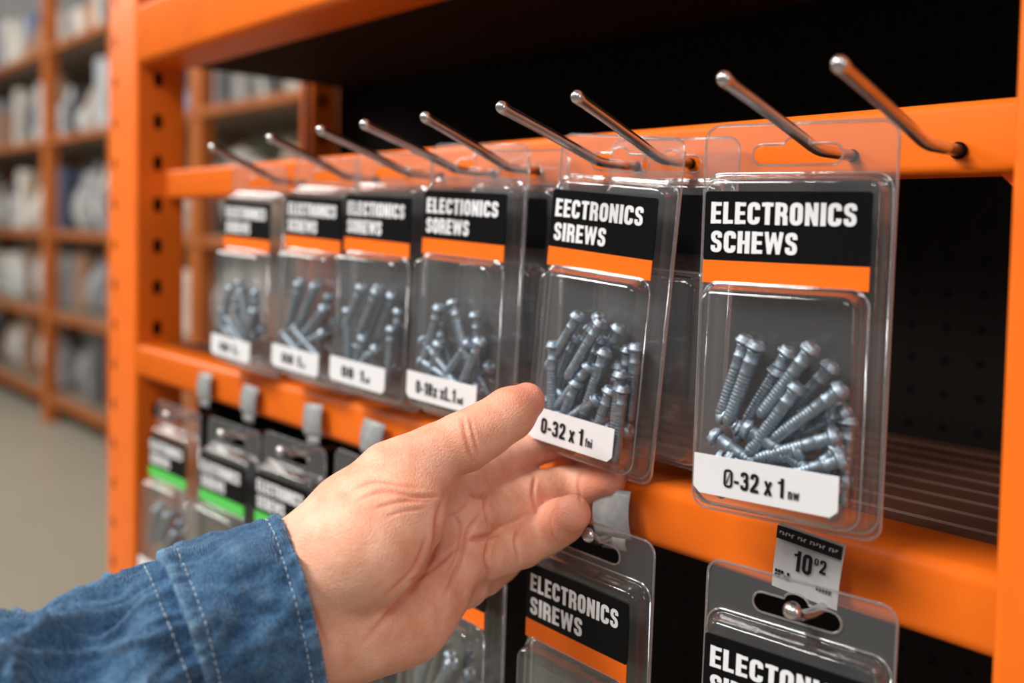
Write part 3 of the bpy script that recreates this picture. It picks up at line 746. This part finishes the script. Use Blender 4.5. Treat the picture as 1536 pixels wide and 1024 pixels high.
def sleeve_pt(s,th,off=0,want=False):
    c,r=axis(s); c2,_=axis(min(s+.002,LT-.0001)); c1,_=axis(max(s-.002,0)); t=(c2-c1).normalized()
    up=Vector((-.337,.941,0)); a=(up-t*up.dot(t)).normalized(); b_=t.cross(a)
    d=0; cs,sn=math.cos(th),math.sin(th); wear=0
    if s<CUFF:
        d+=.0026; d+=.0004*math.sin(th*7+s*50)
        d-=.0012*math.exp(-((s-.0072)/.0012)**2)+.0010*math.exp(-((s-.0395)/.0012)**2)
        pk=math.exp(-((s-.0030)/.005)**2)+math.exp(-((s-.0425)/.005)**2)
        pn=noise.noise(Vector((cs*15,sn*15,s*30)))
        d+=.0022*pk*pn
        n2_=noise.noise(Vector((cs*2.5,sn*2.5,s*45))); n3_=noise.noise(Vector((cs*6,sn*6,s*120)))
        d+=.0038*n2_+.0020*n3_
        wear=.9*math.exp(-(s/.0016)**2)+.7*math.exp(-((s-CUFF)/.0016)**2)+.35*pk*max(0,pn)*2+.5*max(0,n3_)
    else:
        k=min(1,(s-CUFF)/.014)
        n1_=noise.noise(Vector((cs*1.5+s*14,sn*1.5,s*24)))
        d+=-.0012+.0110*k*n1_+.0062*noise.noise(Vector((cs*4+s*20,sn*4,s*34+9)))
        rdg=max(0,1-abs(noise.noise(Vector((cs*1.8+s*18,sn*1.8-s*10,s*20+4))))*3.0)**2
        d+=.0062*k*rdg
        rdg2=max(0,1-abs(noise.noise(Vector((cs*3.1-s*24,sn*3.1+s*16,s*34+14))))*3.4)**2
        d+=.0042*k*rdg2
        d+=.0022*math.exp(-((s-CUFF-.004)/.006)**2)*noise.noise(Vector((cs*10,sn*10,3)))*2
        wear=.35*rdg*k+.30*rdg2*k
    R_=r+d+off
    q=c+a*(cs*R_)+b_*(sn*R_*.86)
    P=CAM+Rr*q.x+Uu*q.y+Fw*q.z
    return (P,wear) if want else P
V2=[];F3=[];NT=192;WR=[]
rows=[(.012,-.0050),(.004,-.0048),(.0018,-.0044),(.0006,-.0036),(.0,-.0025),(.0002,-.0012),(.0010,-.0002)]
s=.0020
while s<LT-.001:
    rows.append((s,0)); s+=.0010 if s<.06 else .0016
    if abs(s-CUFF)<.0006: rows.append((CUFF-.0001,0)); rows.append((CUFF+.0001,0)); s=CUFF+.0010
for (s,off) in rows:
    for k in range(NT):
        P_,w_=sleeve_pt(s,2*math.pi*k/NT,off,True); V2.append(P_); WR.append(min(1,w_))
for i in range(len(rows)-1):
    for k in range(NT): F3.append([i*NT+k,i*NT+(k+1)%NT,(i+1)*NT+(k+1)%NT,(i+1)*NT+k])
DEN,nt,b=new_mat('denim')
tc=nt.nodes.new('ShaderNodeTexCoord')
n1=nt.nodes.new('ShaderNodeTexNoise'); n1.inputs['Scale'].default_value=90; n1.inputs['Detail'].default_value=10; n1.inputs['Roughness'].default_value=.75
n3=nt.nodes.new('ShaderNodeTexNoise'); n3.inputs['Scale'].default_value=850; n3.inputs['Detail'].default_value=3
wv=nt.nodes.new('ShaderNodeTexWave'); wv.inputs['Scale'].default_value=560; wv.inputs['Distortion'].default_value=3.5; wv.bands_direction='DIAGONAL'
for q in (n1,n3,wv): nt.links.new(tc.outputs['Object'],q.inputs['Vector'])
mx=nt.nodes.new('ShaderNodeMix'); mx.data_type='RGBA'; mx.inputs[6].default_value=(.013,.052,.135,1); mx.inputs[7].default_value=(.095,.220,.40,1)
mr=nt.nodes.new('ShaderNodeMapRange'); mr.inputs['From Min'].default_value=.32; mr.inputs['From Max'].default_value=.70
nt.links.new(n1.outputs['Fac'],mr.inputs['Value']); nt.links.new(mr.outputs[0],mx.inputs[0])
wa=nt.nodes.new('ShaderNodeAttribute'); wa.attribute_name='wear'
wmul=nt.nodes.new('ShaderNodeMath'); wmul.operation='MULTIPLY'; wmul.inputs[1].default_value=.75; nt.links.new(wa.outputs['Fac'],wmul.inputs[0])
mxw=nt.nodes.new('ShaderNodeMix'); mxw.data_type='RGBA'; mxw.inputs[7].default_value=(.22,.38,.55,1)
nt.links.new(wmul.outputs[0],mxw.inputs[0]); nt.links.new(mx.outputs[2],mxw.inputs[6])
mx2=nt.nodes.new('ShaderNodeMix'); mx2.data_type='RGBA'; mx2.blend_type='MULTIPLY'; mx2.inputs[0].default_value=.8
nt.links.new(mxw.outputs[2],mx2.inputs[6])
ad=nt.nodes.new('ShaderNodeMix'); ad.data_type='FLOAT'; ad.inputs[0].default_value=.68
nt.links.new(wv.outputs['Fac'],ad.inputs[2]); nt.links.new(n3.outputs['Fac'],ad.inputs[3])
mm=nt.nodes.new('ShaderNodeMapRange'); mm.inputs['From Min'].default_value=.25; mm.inputs['From Max'].default_value=.75; mm.inputs['To Min'].default_value=.20; mm.inputs['To Max'].default_value=1.4
nt.links.new(ad.outputs[0],mm.inputs['Value']); nt.links.new(mm.outputs[0],mx2.inputs[7]); nt.links.new(mx2.outputs[2],b.inputs['Base Color'])
b.inputs['Roughness'].default_value=.9; b.inputs['Sheen Weight'].default_value=.1; b.inputs['Specular IOR Level'].default_value=.15
bp=nt.nodes.new('ShaderNodeBump'); bp.inputs['Strength'].default_value=.8; bp.inputs['Distance'].default_value=.0008
nt.links.new(ad.outputs[0],bp.inputs['Height']); nt.links.new(bp.outputs[0],b.inputs['Normal'])
sleeve=mesh_obj('denim_sleeve',V2,F3,DEN,True,parent=person); sleeve['label']='blue denim shirt sleeve with stitched cuff'
at=sleeve.data.attributes.new('wear','FLOAT','POINT'); at.data.foreach_set('value',np.array(WR,dtype=np.float32))
THR=simple('thread_pale',(.40,.48,.55),.8)
parts=[]
for s0 in (.0072,.0395,.0480):
    c,r=axis(s0); circ=2*math.pi*r; nst=int(circ/.0026)
    for i in range(nst):
        t0=2*math.pi*i/nst; t1=t0+2*math.pi/nst*.72
        parts.append(tube([sleeve_pt(s0,t0,-.0001),sleeve_pt(s0,(t0+t1)/2,.00032),sleeve_pt(s0,t1,-.0001)],[.00020,.00028,.00020],5))
v,f=merge(parts); st=mesh_obj('stitching',v,f,THR,True,parent=sleeve); st['kind']='stuff'

# ------------------------------------------------------------------ light
wd=bpy.data.worlds.new('world'); scene.world=wd; wd.use_nodes=True
nt=wd.node_tree; bg=nt.nodes['Background']; bg.inputs[0].default_value=(1,.94,.87,1); bg.inputs[1].default_value=.24
def area(name,locv,target,sx,sy,pw,col):
    l=bpy.data.lights.new(name,'AREA'); l.shape='RECTANGLE'; l.size=sx; l.size_y=sy; l.energy=pw; l.color=col
    o=bpy.data.objects.new(name,l); COL.objects.link(o); o.location=locv
    o.rotation_euler=(Vector(target)-Vector(locv)).to_track_quat('-Z','Y').to_euler(); return o
area('area_light',(-1.0,-1.1,3.0),(-.35,.3,1.35),1.2,.5,70,(1,.96,.90))
area('area_light',(.7,-.9,2.6),(-.2,.3,1.35),.9,.4,12,(1,.95,.9))
area('area_light',(1.3,.1,1.7),(-.2,.3,1.35),.10,.9,3,(1,.97,.93))  # added side strip, no fixture: puts vertical highlights on the clear plastic
area('area_light',(-6,-1.2,3.6),(-6,2,1.2),5,1,210,(1,.95,.88))
